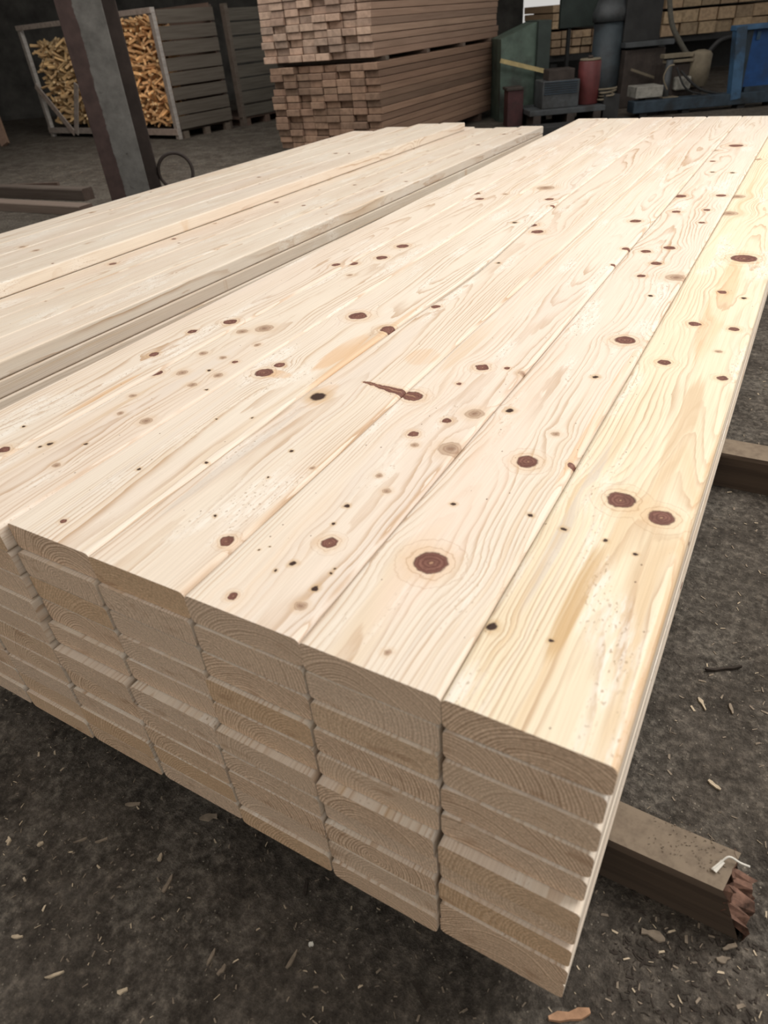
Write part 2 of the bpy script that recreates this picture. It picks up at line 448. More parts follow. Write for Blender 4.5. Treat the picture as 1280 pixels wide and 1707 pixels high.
KN = {
0: [(-.0098,.462,.0205,'D'),(.0548,.44,.0185,'D'),(-.0888,.127,.0083,'S'),(-.0162,.137,.0044,'S'),(-.0048,.353,.0039,'S'),(.0401,.342,.0034,'S'),(-.0669,.356,.0053,'S'),(.0721,.954,.0108,'D'),(-.0469,.991,.013,'D'),(.0471,1.084,.0077,'G'),(-.0239,1.228,.0127,'D'),(.0219,1.773,.034,'D'),(.0044,1.468,.0108,'D'),(.0581,1.437,.0075,'S'),(.0613,1.224,.0108,'D'),(-.084,2.548,.0291,'G'),(-.0809,2.289,.0312,'G'),(-.0834,3.293,.0162,'G')],
1: [(-.0136,.207,.0235,'D'),(.0215,.512,.0185,'D'),(.0512,1.082,.0219,'D'),(.0108,.034,.0055,'G'),(-.0424,.349,.0048,'S'),(.0774,.37,.0051,'S'),(.0376,.62,.0082,'G'),(.0406,.874,.0075,'S'),(-.0127,1.543,.0117,'D'),(.0025,1.667,.0148,'D'),(.0083,1.832,.0166,'D'),(.0442,1.39,.007,'S'),(.094,.53,.0085,'D'),(.078,1.555,.030,'G'),(-.0706,.673,.0087,'S'),(-.0495,1.778,.0147,'D'),(-.083,2.526,.023,'D'),(.0589,2.559,.0182,'D'),(.0422,2.327,.0128,'D'),(.0529,2.15,.0101,'D'),(-.0526,2.282,.015,'D'),(-.0983,3.515,.0233,'G'),(-.0651,3.238,.0137,'D'),(-.0158,3.651,.0327,'D'),(-.0311,2.994,.0103,'S'),(.0469,2.989,.0114,'S')],
2: [(.0277,.182,.0125,'D'),(.0664,.053,.0089,'G'),(.0651,.091,.0054,'S'),(.0051,.121,.0057,'S'),(-.0089,.096,.0034,'S'),(-.0333,.028,.0068,'D'),(.0678,.124,.003,'S'),(.0829,.498,.0236,'G'),(.0708,.635,.0198,'G'),(.0323,.589,.0086,'D'),(-.0035,.52,.0101,'D'),(.0164,.486,.0087,'G'),(.0056,.372,.0067,'G'),(.0408,.337,.0079,'G'),(.0015,.274,.0053,'S'),(.0042,.834,.0144,'D'),(.0561,.85,.0065,'D'),(.095,.84,.0115,'G'),(-.0109,.744,.0063,'D'),(.0069,.224,.0033,'S'),(-.0613,.125,.0023,'S'),(-.0522,.138,.0023,'S'),(.067,.136,.0026,'S'),(-.078,.658,.0190,'D'),(.0891,1.789,.013,'D'),(.0911,1.619,.0079,'D'),(.0418,2.123,.0188,'D')],
3: [(-.0621,.582,.0201,'S'),(.0795,.119,.011,'D'),(.0151,.378,.0039,'S'),(.0289,.289,.0031,'S'),(.0179,.161,.0034,'S'),(.0853,.344,.0058,'G'),(-.0579,1.143,.012,'D'),(-.0895,1.995,.0204,'D'),(-.0404,1.915,.020,'D'),(-.0387,1.548,.0074,'S')],
4: [(-.0246,1.015,.0238,'D'),(.0973,.959,.0196,'D'),(-.0474,.635,.0204,'D'),(-.0387,.682,.0125,'D'),(-.0025,.418,.0036,'S'),(.0647,.45,.0036,'S'),(-.0121,.214,.0044,'S'),(.0914,.282,.0038,'S'),(-.0095,.042,.0054,'D'),(.0407,2.014,.0109,'S'),(.0479,2.388,.0168,'D'),(.0953,2.284,.0116,'D'),(-.033,2.588,.0383,'G')],
5: [(-.0637,.212,.0047,'S'),(-.055,.228,.0072,'S'),(.0165,.257,.0041,'S'),(.0268,.178,.0085,'G'),(.0621,.375,.0142,'G'),(-.0178,.377,.0089,'G'),(-.0568,.449,.0093,'G'),(-.0953,.56,.0147,'D'),(-.0343,.583,.014,'G'),(-.0622,.838,.0157,'G'),(-.0173,.875,.0252,'G'),(-.0639,.69,.0118,'G'),(.0023,.687,.0094,'G'),(.0491,.677,.0071,'D'),(.0208,.617,.0056,'S'),(.0583,.603,.0124,'G'),(.0353,.541,.0108,'G'),(.0844,.534,.004,'S'),(.035,.78,.009,'G'),(-.021,1.656,.0206,'D'),(-.0263,1.518,.0178,'D'),(-.0848,1.435,.0156,'D'),(-.0908,2.457,.018,'D'),(-.0353,2.363,.0175,'D'),(-.0329,1.328,.0112,'G'),(.039,2.465,.0126,'G')],
6: [(.0754,.167,.0118,'D'),(.0287,.246,.005,'S'),(.0174,.632,.0127,'D'),(.0602,.875,.0179,'D'),(.0057,.785,.0119,'D'),(.0648,1.401,.0136,'D')],
}
HONEY = (.56, .36, .17); ORANGE = (.68, .40, .19); GREY = (.60, .52, .44)
PA = {
0: [(-.010, .225, .014, .13, HONEY, .75), (.033, .73, .020, .23, (.62, .45, .28), .75), (.012, 1.42, .028, .42, ORANGE, .5), (-.066, .40, .011, .25, GREY, .6), (.093, .25, .006, .6, ORANGE, .5)],
1: [(-.060, .70, .022, .28, (.74, .53, .38), .5), (.090, .75, .009, .30, ORANGE, .55), (-.02, .35, .05, .3, (.80, .62, .50), .4)],
2: [(-.075, .95, .02, .18, (.68, .50, .33), .55), (-.03, .03, .05, .3, (.78, .62, .47), .4)],
3: [(-.062, .59, .024, .06, ORANGE, .45), (-.070, .33, .012, .22, GREY, .6), (.05, .84, .04, .05, ORANGE, .35)],
4: [(.060, .80, .028, .12, ORANGE, .6), (.094, .86, .010, .3, ORANGE, .6), (-.02, .64, .05, .02, ORANGE, .5)],
5: [(-.05, .30, .008, .25, HONEY, .45)],
6: [(.07, .42, .010, .12, ORANGE, .55)],
}
PITH = {0: (.03, -.035, .010), 1: (-.02, -.055, .012), 2: (.035, -.06, -.006), 3: (-.05, -.09, .01), 4: (.04, -.05, -.01), 5: (.0, -.10, .01), 6: (.02, -.06, .01)}

W1, T1, L1, ZB = .2, .05483, 4.68, .12
generic = [make_wood('spruce_%s' % n, seed=s, tint=t, streak=k) for n, s, t, k in (('pale', 1.3, .4, .35), ('honey', 5.1, .7, .75))]
top_mats = {}
for c in range(7):
    top_mats[c] = make_wood('spruce_top_%d' % c, knots=KN[c], segs={3: [(-.004, .677, .094, .662, .0035, .0125)], 2: [(-.1, .662, -.07, .657, .013, .017)]}.get(c), patches=PA[c], pith=PITH[c], seed=2.0 + c * 3.7, voronoi=False,
                            tint=(.15 if c == 0 else .65), cream=((.81, .695, .505) if c == 0 else CREAM), streak=(.8 if c == 0 else .45))

COLN = ['corner column', 'second column from the corner', 'third column from the corner', 'fourth column from the corner',
        'fifth column from the corner', 'sixth column from the corner', 'seventh column from the corner']
ROWN = ['top', 'second', 'third', 'fourth', 'fifth', 'sixth', 'seventh', 'eighth', 'ninth', 'lowest']
TOPL = [
 'top outer board of big stack, yellowish grain with two dark knots side by side',
 'top board of big stack with one large round dark-ringed knot near its sawn end',
 'top board of big stack speckled with many small knots near its sawn end',
 'top board of big stack with torn whitish fibre strip and a cracked edge',
 'top board of big stack with orange swirling grain, fifth from the outer edge',
 'top board of big stack, sixth from the outer edge, many small greyish knots',
 'top innermost board of big stack, bordering the neighbouring lower stack',
]
def bump_fn(c, s, a):
    return lambda y: a * math.exp(-((y - c) / s) ** 2)

yo_col = [0, .0, .002, .004, .006, -.012, -.004]
rb = random.Random(11)
for c in range(7):
    for k in range(10):
        z = ZB + T1 * (9 - k)
        x = -W1 * (c + .5)
        upper = k < 5
        jx = 0 if k == 0 else rb.uniform(-.0016, .0016)
        yo = yo_col[c] if k == 0 else rb.uniform(-.0032, .0032) + (yo_col[c] * .6 if upper else 0) - .0030 * k
        if not upper:
            yo += -.007 - (.005 if k == 5 else 0)
        kw = {}
        gap = rb.uniform(.0040, .0075)
        if k == 0:
            gap = .0016
            if c == 4: kw['right'] = bump_fn(1.45, .48, .026)
            if c == 3: kw['left'] = lambda y: .029 * math.exp(-((y - 1.45) / .48) ** 2) + .006 * math.exp(-((y - 1.35) / .22) ** 2); kw['ny'] = 26
            if c == 4: kw['ny'] = 26
            if c == 1: kw['wane'] = lambda y: .010 * math.exp(-((y - .75) / .35) ** 2); kw['ny'] = 26
            if c == 0: kw['wane'] = lambda y: .006 * math.exp(-((y - .4) / .4) ** 2)
        bm = board_mesh(W1 - gap, T1 - rb.uniform(.0010, .0022), L1 + rb.uniform(-.012, .012) - yo * .5, r=rb.uniform(.007, .010), rnd=rb, bow=.0006 if k == 0 else .0004, **kw)
        o = mesh_obj('timber_board', bm, top_mats[c] if k == 0 else generic[rb.randrange(2)], loc=(x + jx, yo, z))
        lab = TOPL[c] if k == 0 else '%s board %s in the %s of the big stack' % (ROWN[k], 'down' if k < 9 else 'of all', COLN[c])
        tag(o, lab, 'board', 'planed boards of the big stack')

# second stack, slightly turned, lower, with a partial extra layer
S2 = Vector((-2.012, .30, 0)); A2 = math.radians(1.7)
T2, LY = T1, 8
Z2 = .535 - T2 * LY
ux = Vector((math.cos(A2), math.sin(A2), 0)) ; uy = Vector((-math.sin(-A2), math.cos(A2), 0))
A2r = -A2
ux = Vector((math.cos(A2r), math.sin(A2r), 0)); uy = Vector((-math.sin(A2r), math.cos(A2r), 0))
grey_wood = make_wood('spruce_greyish', seed=9.2, cream=(.70, .63, .53), late=(.46, .33, .21), pink=(.68, .55, .44), streak=.7)
S2C = ['outer edge', 'second column', 'third column', 'fourth column', 'fifth column', 'sixth column', 'far edge']
for c in range(7):
    for k in range(LY):
        if not (k < 1 or c in (0, 6) or k == LY - 1):
            continue
        p = S2 - ux * (.1915 * (c + .5)) + uy * rb.uniform(-.012, .012)
        z = Z2 + T2 * (LY - 1 - k)
        bm = board_mesh(.188, T2 - .0012, 5.06 + (.02 if c == 0 else -.04 * (c % 3)), r=.007, ny=8, rnd=rb, bow=.001)
        m = generic[rb.randrange(2)] if k < 1 else (grey_wood if (c == 0 and k > 0 and rb.random() < .75) else generic[1])
        o = mesh_obj('timber_board', bm, m, loc=(p.x, p.y, z), rotz=A2r)
        if k == 0:
            lab = ['full-length board on the step of the low stack, flush with its outer edge', 'middle board on the step of the low stack',
                   'board on the step of the low stack, tucked against its raised boards'][c] if c < 3 else '%s board hidden under the raised boards of the low stack' % ['first', 'second', 'third', 'fourth'][c - 3]
        else:
            lab = '%s board down along the %s of the low stack' % (ROWN[k] if k < LY - 1 else 'lowest', S2C[c])
        tag(o, lab, 'board', 'boards of the low stack')
for c in range(4):
    p = S2 - ux * (.575 + .2 * (c + .5)) + uy * (-.16 + (0, -.05, -.22, -.42)[c])
    bm = board_mesh(.197, T2 - .001, 5.03, r=.007, ny=8, rnd=rb, bow=.001)
    o = mesh_obj('timber_board', bm, generic[c % 2], loc=(p.x, p.y, Z2 + T2 * LY), rotz=A2r)
    tag(o, ['raised board of the low stack beside the step, honey-coloured edge', 'raised board of the low stack, second from the step',
            'raised board of the low stack, third from the step', 'raised board of the low stack, on the side of the steel post'][c], 'board', 'raised boards of the low stack')

# ------------------------------------------------------------------ bearers on the floor
bearer_m = make_old_wood('old_bearer_wood', (.085, .064, .047), (.050, .038, .029), (.15, .09, .06), var=.1, dust=(.205, .158, .112))  # dust on top; side colour darkened to stand in for the shaded front
red_wood = make_flat('torn_red_wood', (.135, .072, .049), .85, var=.7, scale=45, dirt=(.07, .05, .038))
def bearer(x0, x1, y, h, w, label, broken=False, z=0.0, rot=0.0, mat=None, name='timber_bearer'):
    bm = bmesh.new()
    Lb = x1 - x0; n = 12; rings = []
    rr = random.Random(int(abs(x0 * 1000)) + int(y * 10))
    for i in range(n + 1):
        t = i / n
        rg = []
        for (sx, sz) in ((-1, 0), (1, 0), (1, .9), (.9, 1), (-.9, 1), (-1, .9)):
            yy = Lb * t
            if broken and i == n:
                yy += (-.030 if sz > .5 else .012) + rr.uniform(-.012, .012)
            rg.append(bm.verts.new((sx * w / 2 + rr.uniform(-.0015, .0015), yy, sz * h + (rr.uniform(-.001, 0) if sz > .5 else 0))))
        rings.append(rg)
    for a, b in zip(rings, rings[1:]):
        for k in range(6):
            bm.faces.new((a[k], a[(k + 1) % 6], b[(k + 1) % 6], b[k]))
    bm.faces.new(rings[0][::-1])
    if not broken:
        bm.faces.new(rings[-1])
    last = [v.co.copy() for v in rings[-1]]
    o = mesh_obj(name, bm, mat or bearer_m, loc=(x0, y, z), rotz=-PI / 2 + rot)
    if broken:
        bm = bmesh.new()
        NX, NZ = 9, 9
        gr = []
        for j in range(NZ + 1):
            row = []
            for i in range(NX + 1):
                u, v = i / NX * 2 - 1, j / NZ
                edge = i in (0, NX) or j in (0, NZ)
                yb = Lb + (-.030 if v > .5 else .012)
                yy = yb + (rr.uniform(-.006, .006) if edge else rr.uniform(-.032, .012))
                row.append(bm.verts.new((u * w / 2, yy, v * h)))
            gr.append(row)
        for j in range(NZ):
            for i in range(NX):
                bm.faces.new((gr[j][i], gr[j][i + 1], gr[j + 1][i + 1], gr[j + 1][i]))
        te = mesh_obj('torn_end', bm, red_wood, parent=o)
        te['label'] = 'torn reddish fibres of the broken end'
    return tag(o, label, 'beam', 'bearers under the stacks')
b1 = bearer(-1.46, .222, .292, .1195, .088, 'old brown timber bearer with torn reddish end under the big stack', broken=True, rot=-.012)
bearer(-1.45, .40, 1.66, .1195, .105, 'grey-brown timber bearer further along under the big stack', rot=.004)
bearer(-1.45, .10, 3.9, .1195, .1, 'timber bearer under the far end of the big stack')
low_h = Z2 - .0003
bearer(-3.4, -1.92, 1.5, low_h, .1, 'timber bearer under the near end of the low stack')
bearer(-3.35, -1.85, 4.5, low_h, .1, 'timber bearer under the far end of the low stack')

# ------------------------------------------------------------------ floor
g = N('yard_floor')
tc = g.node('ShaderNodeTexCoord'); P = tc.outputs['Object']
big = g.noise(P, 1.3, 4., .6); mid = g.noise(P, 9., 6., .72); fine = g.noise(P, 48., 6., .75); grit = g.noise(P, 210., 3., .7)
patchy = g.noise(P, 3.2, 5., .65)
col = g.ramp(mid, [(.30, (.046, .038, .031)), (.5, (.108, .091, .074)), (.72, (.205, .176, .146))])
col = g.mix(g.m('MULTIPLY', g.ss(g.m('ADD', patchy, g.m('MULTIPLY_ADD', fine, .5, -.25)), .46, .66), .65), col, (.205, .182, .152))
col = g.mix(g.m('MULTIPLY', g.ss(big, .40, .7), .40), col, (.160, .140, .115))
col = g.mix(1.0, col, g.ramp(fine, [(.30, (.33, .32, .31)), (.5, (.74, .73, .72)), (.72, (1.5, 1.45, 1.39))]), 'MULTIPLY')
vo = g.node('ShaderNodeTexVoronoi', feature='F1'); g.put(vo.inputs['Vector'], P); vo.inputs['Scale'].default_value = 110.
vc = g.xyz(vo.outputs['Color'])
sp = g.m('MULTIPLY', g.inv(g.ss(vo.outputs['Distance'], .10, .24)), g.m('GREATER_THAN', vc[0], .80))
col = g.mix(g.m('MULTIPLY', sp, .65), col, (.36, .31, .24))
col = g.mix(g.m('MULTIPLY', g.ss(grit, .60, .75), .40), col, (.28, .245, .20))
hh = g.m('ADD', g.m('MULTIPLY', mid, 1.6), g.m('ADD', g.m('MULTIPLY', fine, .8), g.m('MULTIPLY', grit, .2)))
g.bump(hh, .9, .016)
floor_m = g.done(col, .85, .12)
bm = bmesh.new()
vs = [bm.verts.new(p) for p in ((-26, -4, 0), (10, -4, 0), (10, 27, 0), (-26, 27, 0))]
bm.faces.new(vs)
struct(mesh_obj('floor', bm, floor_m))

# ------------------------------------------------------------------ shed shell
dark_wall = make_flat('dark_cladding', (.060, .056, .050), .9, .1, var=.4, scale=2.5, tint=False)
DW = 19.0
def wall_rect(bm, a, b, z0, z1, th=.15):
    lo, hi = frame_world(a, DW), frame_world(b, DW)
    q = []
    for p in (lo, hi):
        for e in (0, th):
            for z in (z0, z1):
                v = p + FWD * e; q.append(bm.verts.new((v.x, v.y, z)))
    for f in ((0, 1, 5, 4), (2, 6, 7, 3), (0, 2, 3, 1), (4, 5, 7, 6), (1, 3, 7, 5), (0, 4, 6, 2)):
        bm.faces.new([q[i] for i in f])
wa, _ = fr(872, 20, DW); wb, _ = fr(936, 20, DW)
bm = bmesh.new(); wall_rect(bm, -19, wa, 0, 6); struct(mesh_obj('wall_back', bm, dark_wall))
bm = bmesh.new(); wall_rect(bm, wb, 12, 0, 6); struct(mesh_obj('wall_back', bm, dark_wall))
bm = bmesh.new(); wall_rect(bm, wa, wb, 2.6, 6); struct(mesh_obj('wall_back', bm, dark_wall))
# unseen ceiling, built over the rear bay only, to dim ambient light there
bm = bmesh.new()
for d0, d1 in ((6.5, 19.1),):
    q = [frame_world(a, d, z) for z in (5.0, 5.1) for a, d in ((-19, d0), (12, d0), (12, d1), (-19, d1))]
    vv = [bm.verts.new(p) for p in q]
    for f in ((0, 1, 2, 3), (7, 6, 5, 4), (0, 4, 5, 1), (1, 5, 6, 2), (2, 6, 7, 3), (3, 7, 4, 0)):
        bm.faces.new([vv[i] for i in f])
struct(mesh_obj('ceiling', bm, dark_wall))
bm = bmesh.new()
q = []
for d in (6.5, 19.0):
    for z in (0, 5.0):
        for th in (0, .12):
            p = frame_world(-17 - th, d, z); q.append(bm.verts.new(p))
for f in ((0, 2, 6, 4), (1, 5, 7, 3), (0, 1, 3, 2), (4, 6, 7, 5), (2, 3, 7, 6), (0, 4, 5, 1)):
    bm.faces.new([q[i] for i in f])
struct(mesh_obj('wall_left', bm, dark_wall))

# ------------------------------------------------------------------ steel post
steel = N('post_steel')
tc = steel.node('ShaderNodeTexCoord'); P = tc.outputs['Object']
px_, py_, pz_ = steel.xyz(P)
n1 = steel.noise(P, 9., 5., .65)
edge = steel.m('ADD', px_, steel.m('MULTIPLY_ADD', n1, .05, -.025))
sc_ = steel.ramp(n1, [(.3, (.074, .070, .063)), (.7, (.145, .138, .126))])
rust = steel.ramp(steel.noise(P, 14., 4., .6), [(.3, (.034, .020, .017)), (.7, (.060, .036, .031))])
cc = steel.mix(steel.inv(steel.ss(edge, -.072, -.064)), sc_, rust)
cc = steel.mix(steel.m('MULTIPLY', steel.ss(steel.noise(P, 22., 4., .6), .66, .74), .7), cc, (.03, .025, .02))
post_m = steel.done(cc, .6, .35, .1)
post_dark = make_flat('post_rust', (.045, .033, .028), .7, .25, var=.3, scale=9)
pc = Vector((-4.62, 3.665, 0))
pr = math.atan2(.75, .66) - math.radians(14)
t = thing('steel_post', 'rusty grey steel column standing behind the low stack of boards', 'post', pc, pr)
H = 5.2
mesh_obj('flange', B(-.185, .125, -.17, -.152, 0, H, .004), post_m, t)
mesh_obj('web', B(-.035, -.02, -.152, .13, 0, H), post_dark, t)
mesh_obj('flange', B(-.185, .155, .13, .148, 0, H, .004), post_dark, t)
mesh_obj('base_plate', B(-.25, .25, -.25, .25, 0, .02, .004), post_dark, t)
# ring
rp = at(293, 286, 6.09)
bm = bmesh.new()
R_ = .135
tube(bm, [(R_ * math.cos(a), .010 * math.sin(a * 2), R_ * math.sin(a)) for a in [i * 2 * PI / 32 for i in range(33)]], .013, 8, cap=False)
ring = mesh_obj('steel_ring', bm, post_dark, loc=(rp.x, rp.y, rp.z), rotz=YAW + .1)
tag(ring, 'rusty iron ring hung against the foot of the steel column', 'ring')
# the bracket on the column that carries the ring
rl = Matrix.Rotation(-pr, 4, 'Z') @ (rp - RGT * R_ + Vector((0, 0, .02)) - pc)
bm = bmesh.new(); bar(bm, (.14, .139, rl.z), (rl.x + .012, rl.y, rl.z), .022, .03)
mesh_obj('ring_bracket', bm, post_dark, t)

# loose beams on the floor by the post
dk = make_old_wood('dark_old_beam', (.085, .08, .07), (.05, .047, .042), (.05, .045, .04), var=.2)
bearer(-9.2, -6.45, 4.50, .115, .14, 'dark squared beam lying on the dirt left of the steel column'.replace('left of', 'before'), mat=dk, name='loose_beam', rot=.04)
bearer(-8.8, -5.9, 4.05, .08, .16, 'long grey-topped board lying in front of the dark squared beam', mat=make_old_wood('grey_old_board', (.17, .155, .135), (.12, .11, .095), (.10, .09, .08), var=.2), name='loose_beam', rot=.02)
bm = bmesh.new(); bar(bm, (-8.2, 4.95, .02), (-7.55, 5.1, .03), .04, .035)
tag(mesh_obj('loose_stick', bm, dk), 'thin dark stick lying behind the dark squared beam', 'stick')
bm = bmesh.new(); bar(bm, (-12.25, 7.75, .02), (-13.7, 8.7, 2.3), .16, .05, up=(.3, -1, .2))
tag(mesh_obj('leaning_plank', bm, make_old_wood('leaning_wood', (.25, .17, .115), (.17, .115, .08), (.2, .14, .1), var=.1)), 'brown plank leaning against the firewood crates', 'plank')

# ------------------------------------------------------------------ firewood crates with slatted sides
frame_w = make_old_wood('crate_frame_wood', (.40, .38, .35), (.28, .265, .245), (.25, .22, .19), var=.1)
slat_w = make_old_wood('crate_slat_wood', (.115, .108, .090), (.075, .070, .058), (.09, .08, .065), var=.15)
slat_d = make_old_wood('crate_dark_wood', (.065, .060, .052), (.045, .041, .035), (.05, .045, .04), var=.15)
CA = math.radians(-6.0)
cu = Vector((math.cos(CA), math.sin(CA), 0)); cv = Vector((-math.sin(CA), math.cos(CA), 0))
R0 = Vector((-8.74, 8.42, 0))
def slat_panel(name, y0, y1, n, h0, pitch, sl_h, x, parent, mat, th=.022):
    bm = bmesh.new()
    for i in range(n):
        z = h0 + i * pitch + random.uniform(-.006, .006)
        box(bm, x, x + th, y0, y1, z, z + sl_h + random.uniform(-.008, .004), .003)
    return mesh_obj(name, bm, mat, parent)
def firewood_crate(x1, w, depth, h, label, braces, slats=True):
    t = thing('firewood_crate', label, 'crate', R0 + cu * x1, CA, 'firewood crates')
    for sx in (-w + .04, -.04):
        bm = bmesh.new(); box(bm, sx - .04, sx + .04, -.03, .04, 0, h, .004); mesh_obj('corner_post', bm, frame_w, t)
        bm = bmesh.new(); box(bm, sx - .04, sx + .04, depth - .06, depth, 0, h, .004); mesh_obj('corner_post', bm, slat_d, t)
    mesh_obj('top_rail', B(-w, 0, -.045, -.03, h - .07, h, .003), frame_w, t)
    mesh_obj('bottom_rail', B(-w, 0, -.045, -.03, .06, .15, .003), frame_w, t)
    mesh_obj('deck', B(-w + .03, -.03, .0, depth, .10, .13), slat_d, t)
    slat_panel('back_panel', -w / 2, w / 2, 8, .14, .2, .17, 0, t, slat_d).matrix_basis = Matrix.Translation((-w / 2, depth - .05, 0)) @ Matrix.Rotation(-PI / 2, 4, 'Z')
    slat_panel('slatted_side', .04, depth, 8, .13, (h - .14) / 8, (h - .14) / 8 - .022, 0, t, slat_w)
    bm = bmesh.new()
    for yy in (.12, depth * .5, depth - .12):
        box(bm, -.06, .022, yy - .05, yy + .05, 0, .10)
    mesh_obj('skid_block', bm, slat_w, t)
    for (a, b) in braces:
        bm = bmesh.new(); bar(bm, (a[0], -.055, a[1]), (b[0], -.055, b[1]), .018, .10, up=(0, 0, 1)); mesh_obj('brace', bm, frame_w, t)
    return t
firewood_crate(0, 1.72, 1.15, 1.68, 'firewood crate with pale frame and slatted side beside the timber packs', [])
firewood_crate(-1.80, 1.80, 1.15, 1.66, 'firewood crate with V-shaped braces beyond the steel column', [((-1.74, .80), (-.98, .06)), ((-.50, .80), (-.93, .06))])
# crate behind, dark slats
q0 = R0 + cv * 1.36 + cu * .04
t = thing('slatted_crate', 'dark empty slatted crate standing between firewood crate and timber packs', 'crate', q0, CA)
slat_panel('slatted_side', .05, 1.15, 8, .13, .19, .165, 0, t, slat_w)
for yy in (.0, 1.1):
    mesh_obj('corner_post', B(-.08, .024, yy, yy + .07, 0, 1.68, .004), slat_w, t)
slat_panel('front_panel', -1.2, 0, 8, .13, .19, .165, 0, t, slat_d).matrix_basis = Matrix.Translation((-1.2, .0, 0)) @ Matrix.Rotation(-PI / 2, 4, 'Z')
mesh_obj('deck', B(-1.2, 0, .0, 1.15, .10, .13), slat_d, t)
bm = bmesh.new()
for yy in (.12, .6, 1.05): box(bm, -1.2, .02, yy - .05, yy + .05, 0, .10)
mesh_obj('skid_block', bm, slat_d, t)

# sticks
fw_a = make_old_wood('firewood_straw', (.84, .58, .29), (.62, .40, .18), (.86, .64, .36), var=.42)
fw_b = make_old_wood('firewood_orange', (.90, .53, .235), (.74, .38, .15), (.92, .62, .31), var=.32)
protos = []
rf = random.Random(5)
for i in range(8):
    bm = bmesh.new(); n = rf.choice((3, 4, 5)); Ls = rf.uniform(.16, .24)
    rings = [[bm.verts.new((math.cos(a + rf.uniform(-.3, .3)) * rf.uniform(.018, .032), y, math.sin(a) * rf.uniform(.014, .026))) for a in [k * 2 * PI / n for k in range(n)]] for y in (-Ls / 2, Ls / 2)]
    for k in range(n): bm.faces.new((rings[0][k], rings[0][(k + 1) % n], rings[1][(k + 1) % n], rings[1][k]))
    bm.faces.new(rings[0][::-1]); bm.faces.new(rings[1])
    me = bpy.data.meshes.new('firewood_stick'); bmesh.ops.recalc_face_normals(bm, faces=bm.faces[:]); bm.to_mesh(me); bm.free()
    protos.append((me, bpy.data.meshes.new_from_object(bpy.data.objects.new('tmp', me)) if False else me.copy()))
    protos[-1][0].materials.append(fw_a); protos[-1][1].materials.append(fw_b)
def stick_pose(xa, xb, za, zb, ya, yb):
    p = R0 + cu * rf.uniform(xa, xb) + cv * rf.uniform(ya, yb); p.z = rf.uniform(za, zb)
    e = Matrix.Rotation(rf.uniform(0, 2 * PI), 4, 'Z') @ Matrix.Rotation(rf.uniform(-.7, .7), 4, 'X') @ Matrix.Rotation(rf.uniform(0, 6.28), 4, 'Y')
    return Matrix.Translation(p) @ e
def add_sticks(n, xa, xb, za, zb, which, lab, grp, cols):
    rows = int(n / cols)
    for r in range(rows):
        for c in range(cols):
            o = bpy.data.objects.new('firewood_stick', rf.choice(protos)[which])
            COL.objects.link(o)
            x = xa + (xb - xa) * (c + rf.uniform(.2, .8)) / cols
            z = za + (zb - za) * (r + rf.uniform(.2, .8)) / rows
            o.matrix_world = stick_pose(x, x, z, z, .10, .17)
            tag(o, lab, 'firewood', grp)
add_sticks(160, -3.5, -1.98, .19, 1.40, 0, 'short straw-coloured split stick of firewood in the crate with V-shaped braces', 'firewood in the braced crate', 10)
add_sticks(140, -1.0, -.13, .19, 1.55, 1, 'short orange split stick of firewood in the crate with slatted side', 'firewood in the slatted crate', 7)
def fill(n, xa, xb, za, zb, mat, label, src):
    bm = bmesh.new()
    for i in range(n):
        M_ = stick_pose(xa, xb, za, zb, .20, .40)
        me = src[rf.randrange(8)][0]
        v = [bm.verts.new(M_ @ w.co) for w in me.vertices]
        for f in me.polygons: bm.faces.new([v[j] for j in f.vertices])
    tag(mesh_obj('firewood_heap', bm, mat), label, 'firewood', None, 'stuff')
fill(800, -3.5, -1.98, .20, 1.40, fw_a, 'heap of split firewood filling the crate with V-shaped braces', protos)
fill(800, -1.62, -.13, .20, 1.56, fw_b, 'heap of split firewood filling the crate with slatted side', protos)

# ------------------------------------------------------------------ packs of sawn planks
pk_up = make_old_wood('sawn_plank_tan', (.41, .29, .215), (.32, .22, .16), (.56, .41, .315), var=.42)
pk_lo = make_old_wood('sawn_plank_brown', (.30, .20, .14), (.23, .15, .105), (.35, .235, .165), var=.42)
PA0 = Vector((-5.74, 7.01, 0)); PANG = math.radians(.8)
pu = Vector((math.cos(PANG), math.sin(PANG), 0)); pv = Vector((-math.sin(PANG), math.cos(PANG), 0))
def plank_proto(w, h, L, mat):
    bm = B(-w / 2, w / 2, 0, L, 0, h, .005)
    me = bpy.data.meshes.new('sawn_plank'); bmesh.ops.recalc_face_normals(bm, faces=bm.faces[:]); bm.to_mesh(me); bm.free(); me.materials.append(mat)
    return me
rp_ = random.Random(3)
NC = 8; PW = 1.46 / NC
def pack(zs, rows, ph, mat, packname, shift, cuts):
    for r in range(rows):
        Ls = 3.7
        for c in range(NC):
            w = PW - rp_.uniform(.003, .012)
            h = ph - rp_.uniform(.002, .007)
            me = plank_proto(w, h, Ls + rp_.uniform(-.05, .03), mat)
            o = bpy.data.objects.new('sawn_plank', me); COL.objects.link(o)
            p = PA0 + pu * (shift + PW * (c + .5) + rp_.uniform(-.003, .003)) + pv * (rp_.uniform(-.03, .03) + (.04 if rp_.random() < .15 else 0))
            p.z = zs + r * ph
            o.location = p; o.rotation_euler = (0, 0, PANG)
            rr = rows - 1 - r
            tag(o, 'sawn plank end, row %d from the %s and column %d from the crates, %s pack' % (rr + 1, 'top', c + 1, packname), 'plank', 'planks of the %s pack' % packname)
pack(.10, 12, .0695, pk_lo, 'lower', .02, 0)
pack(.975, 11, .069, pk_up, 'upper', -.03, 0)
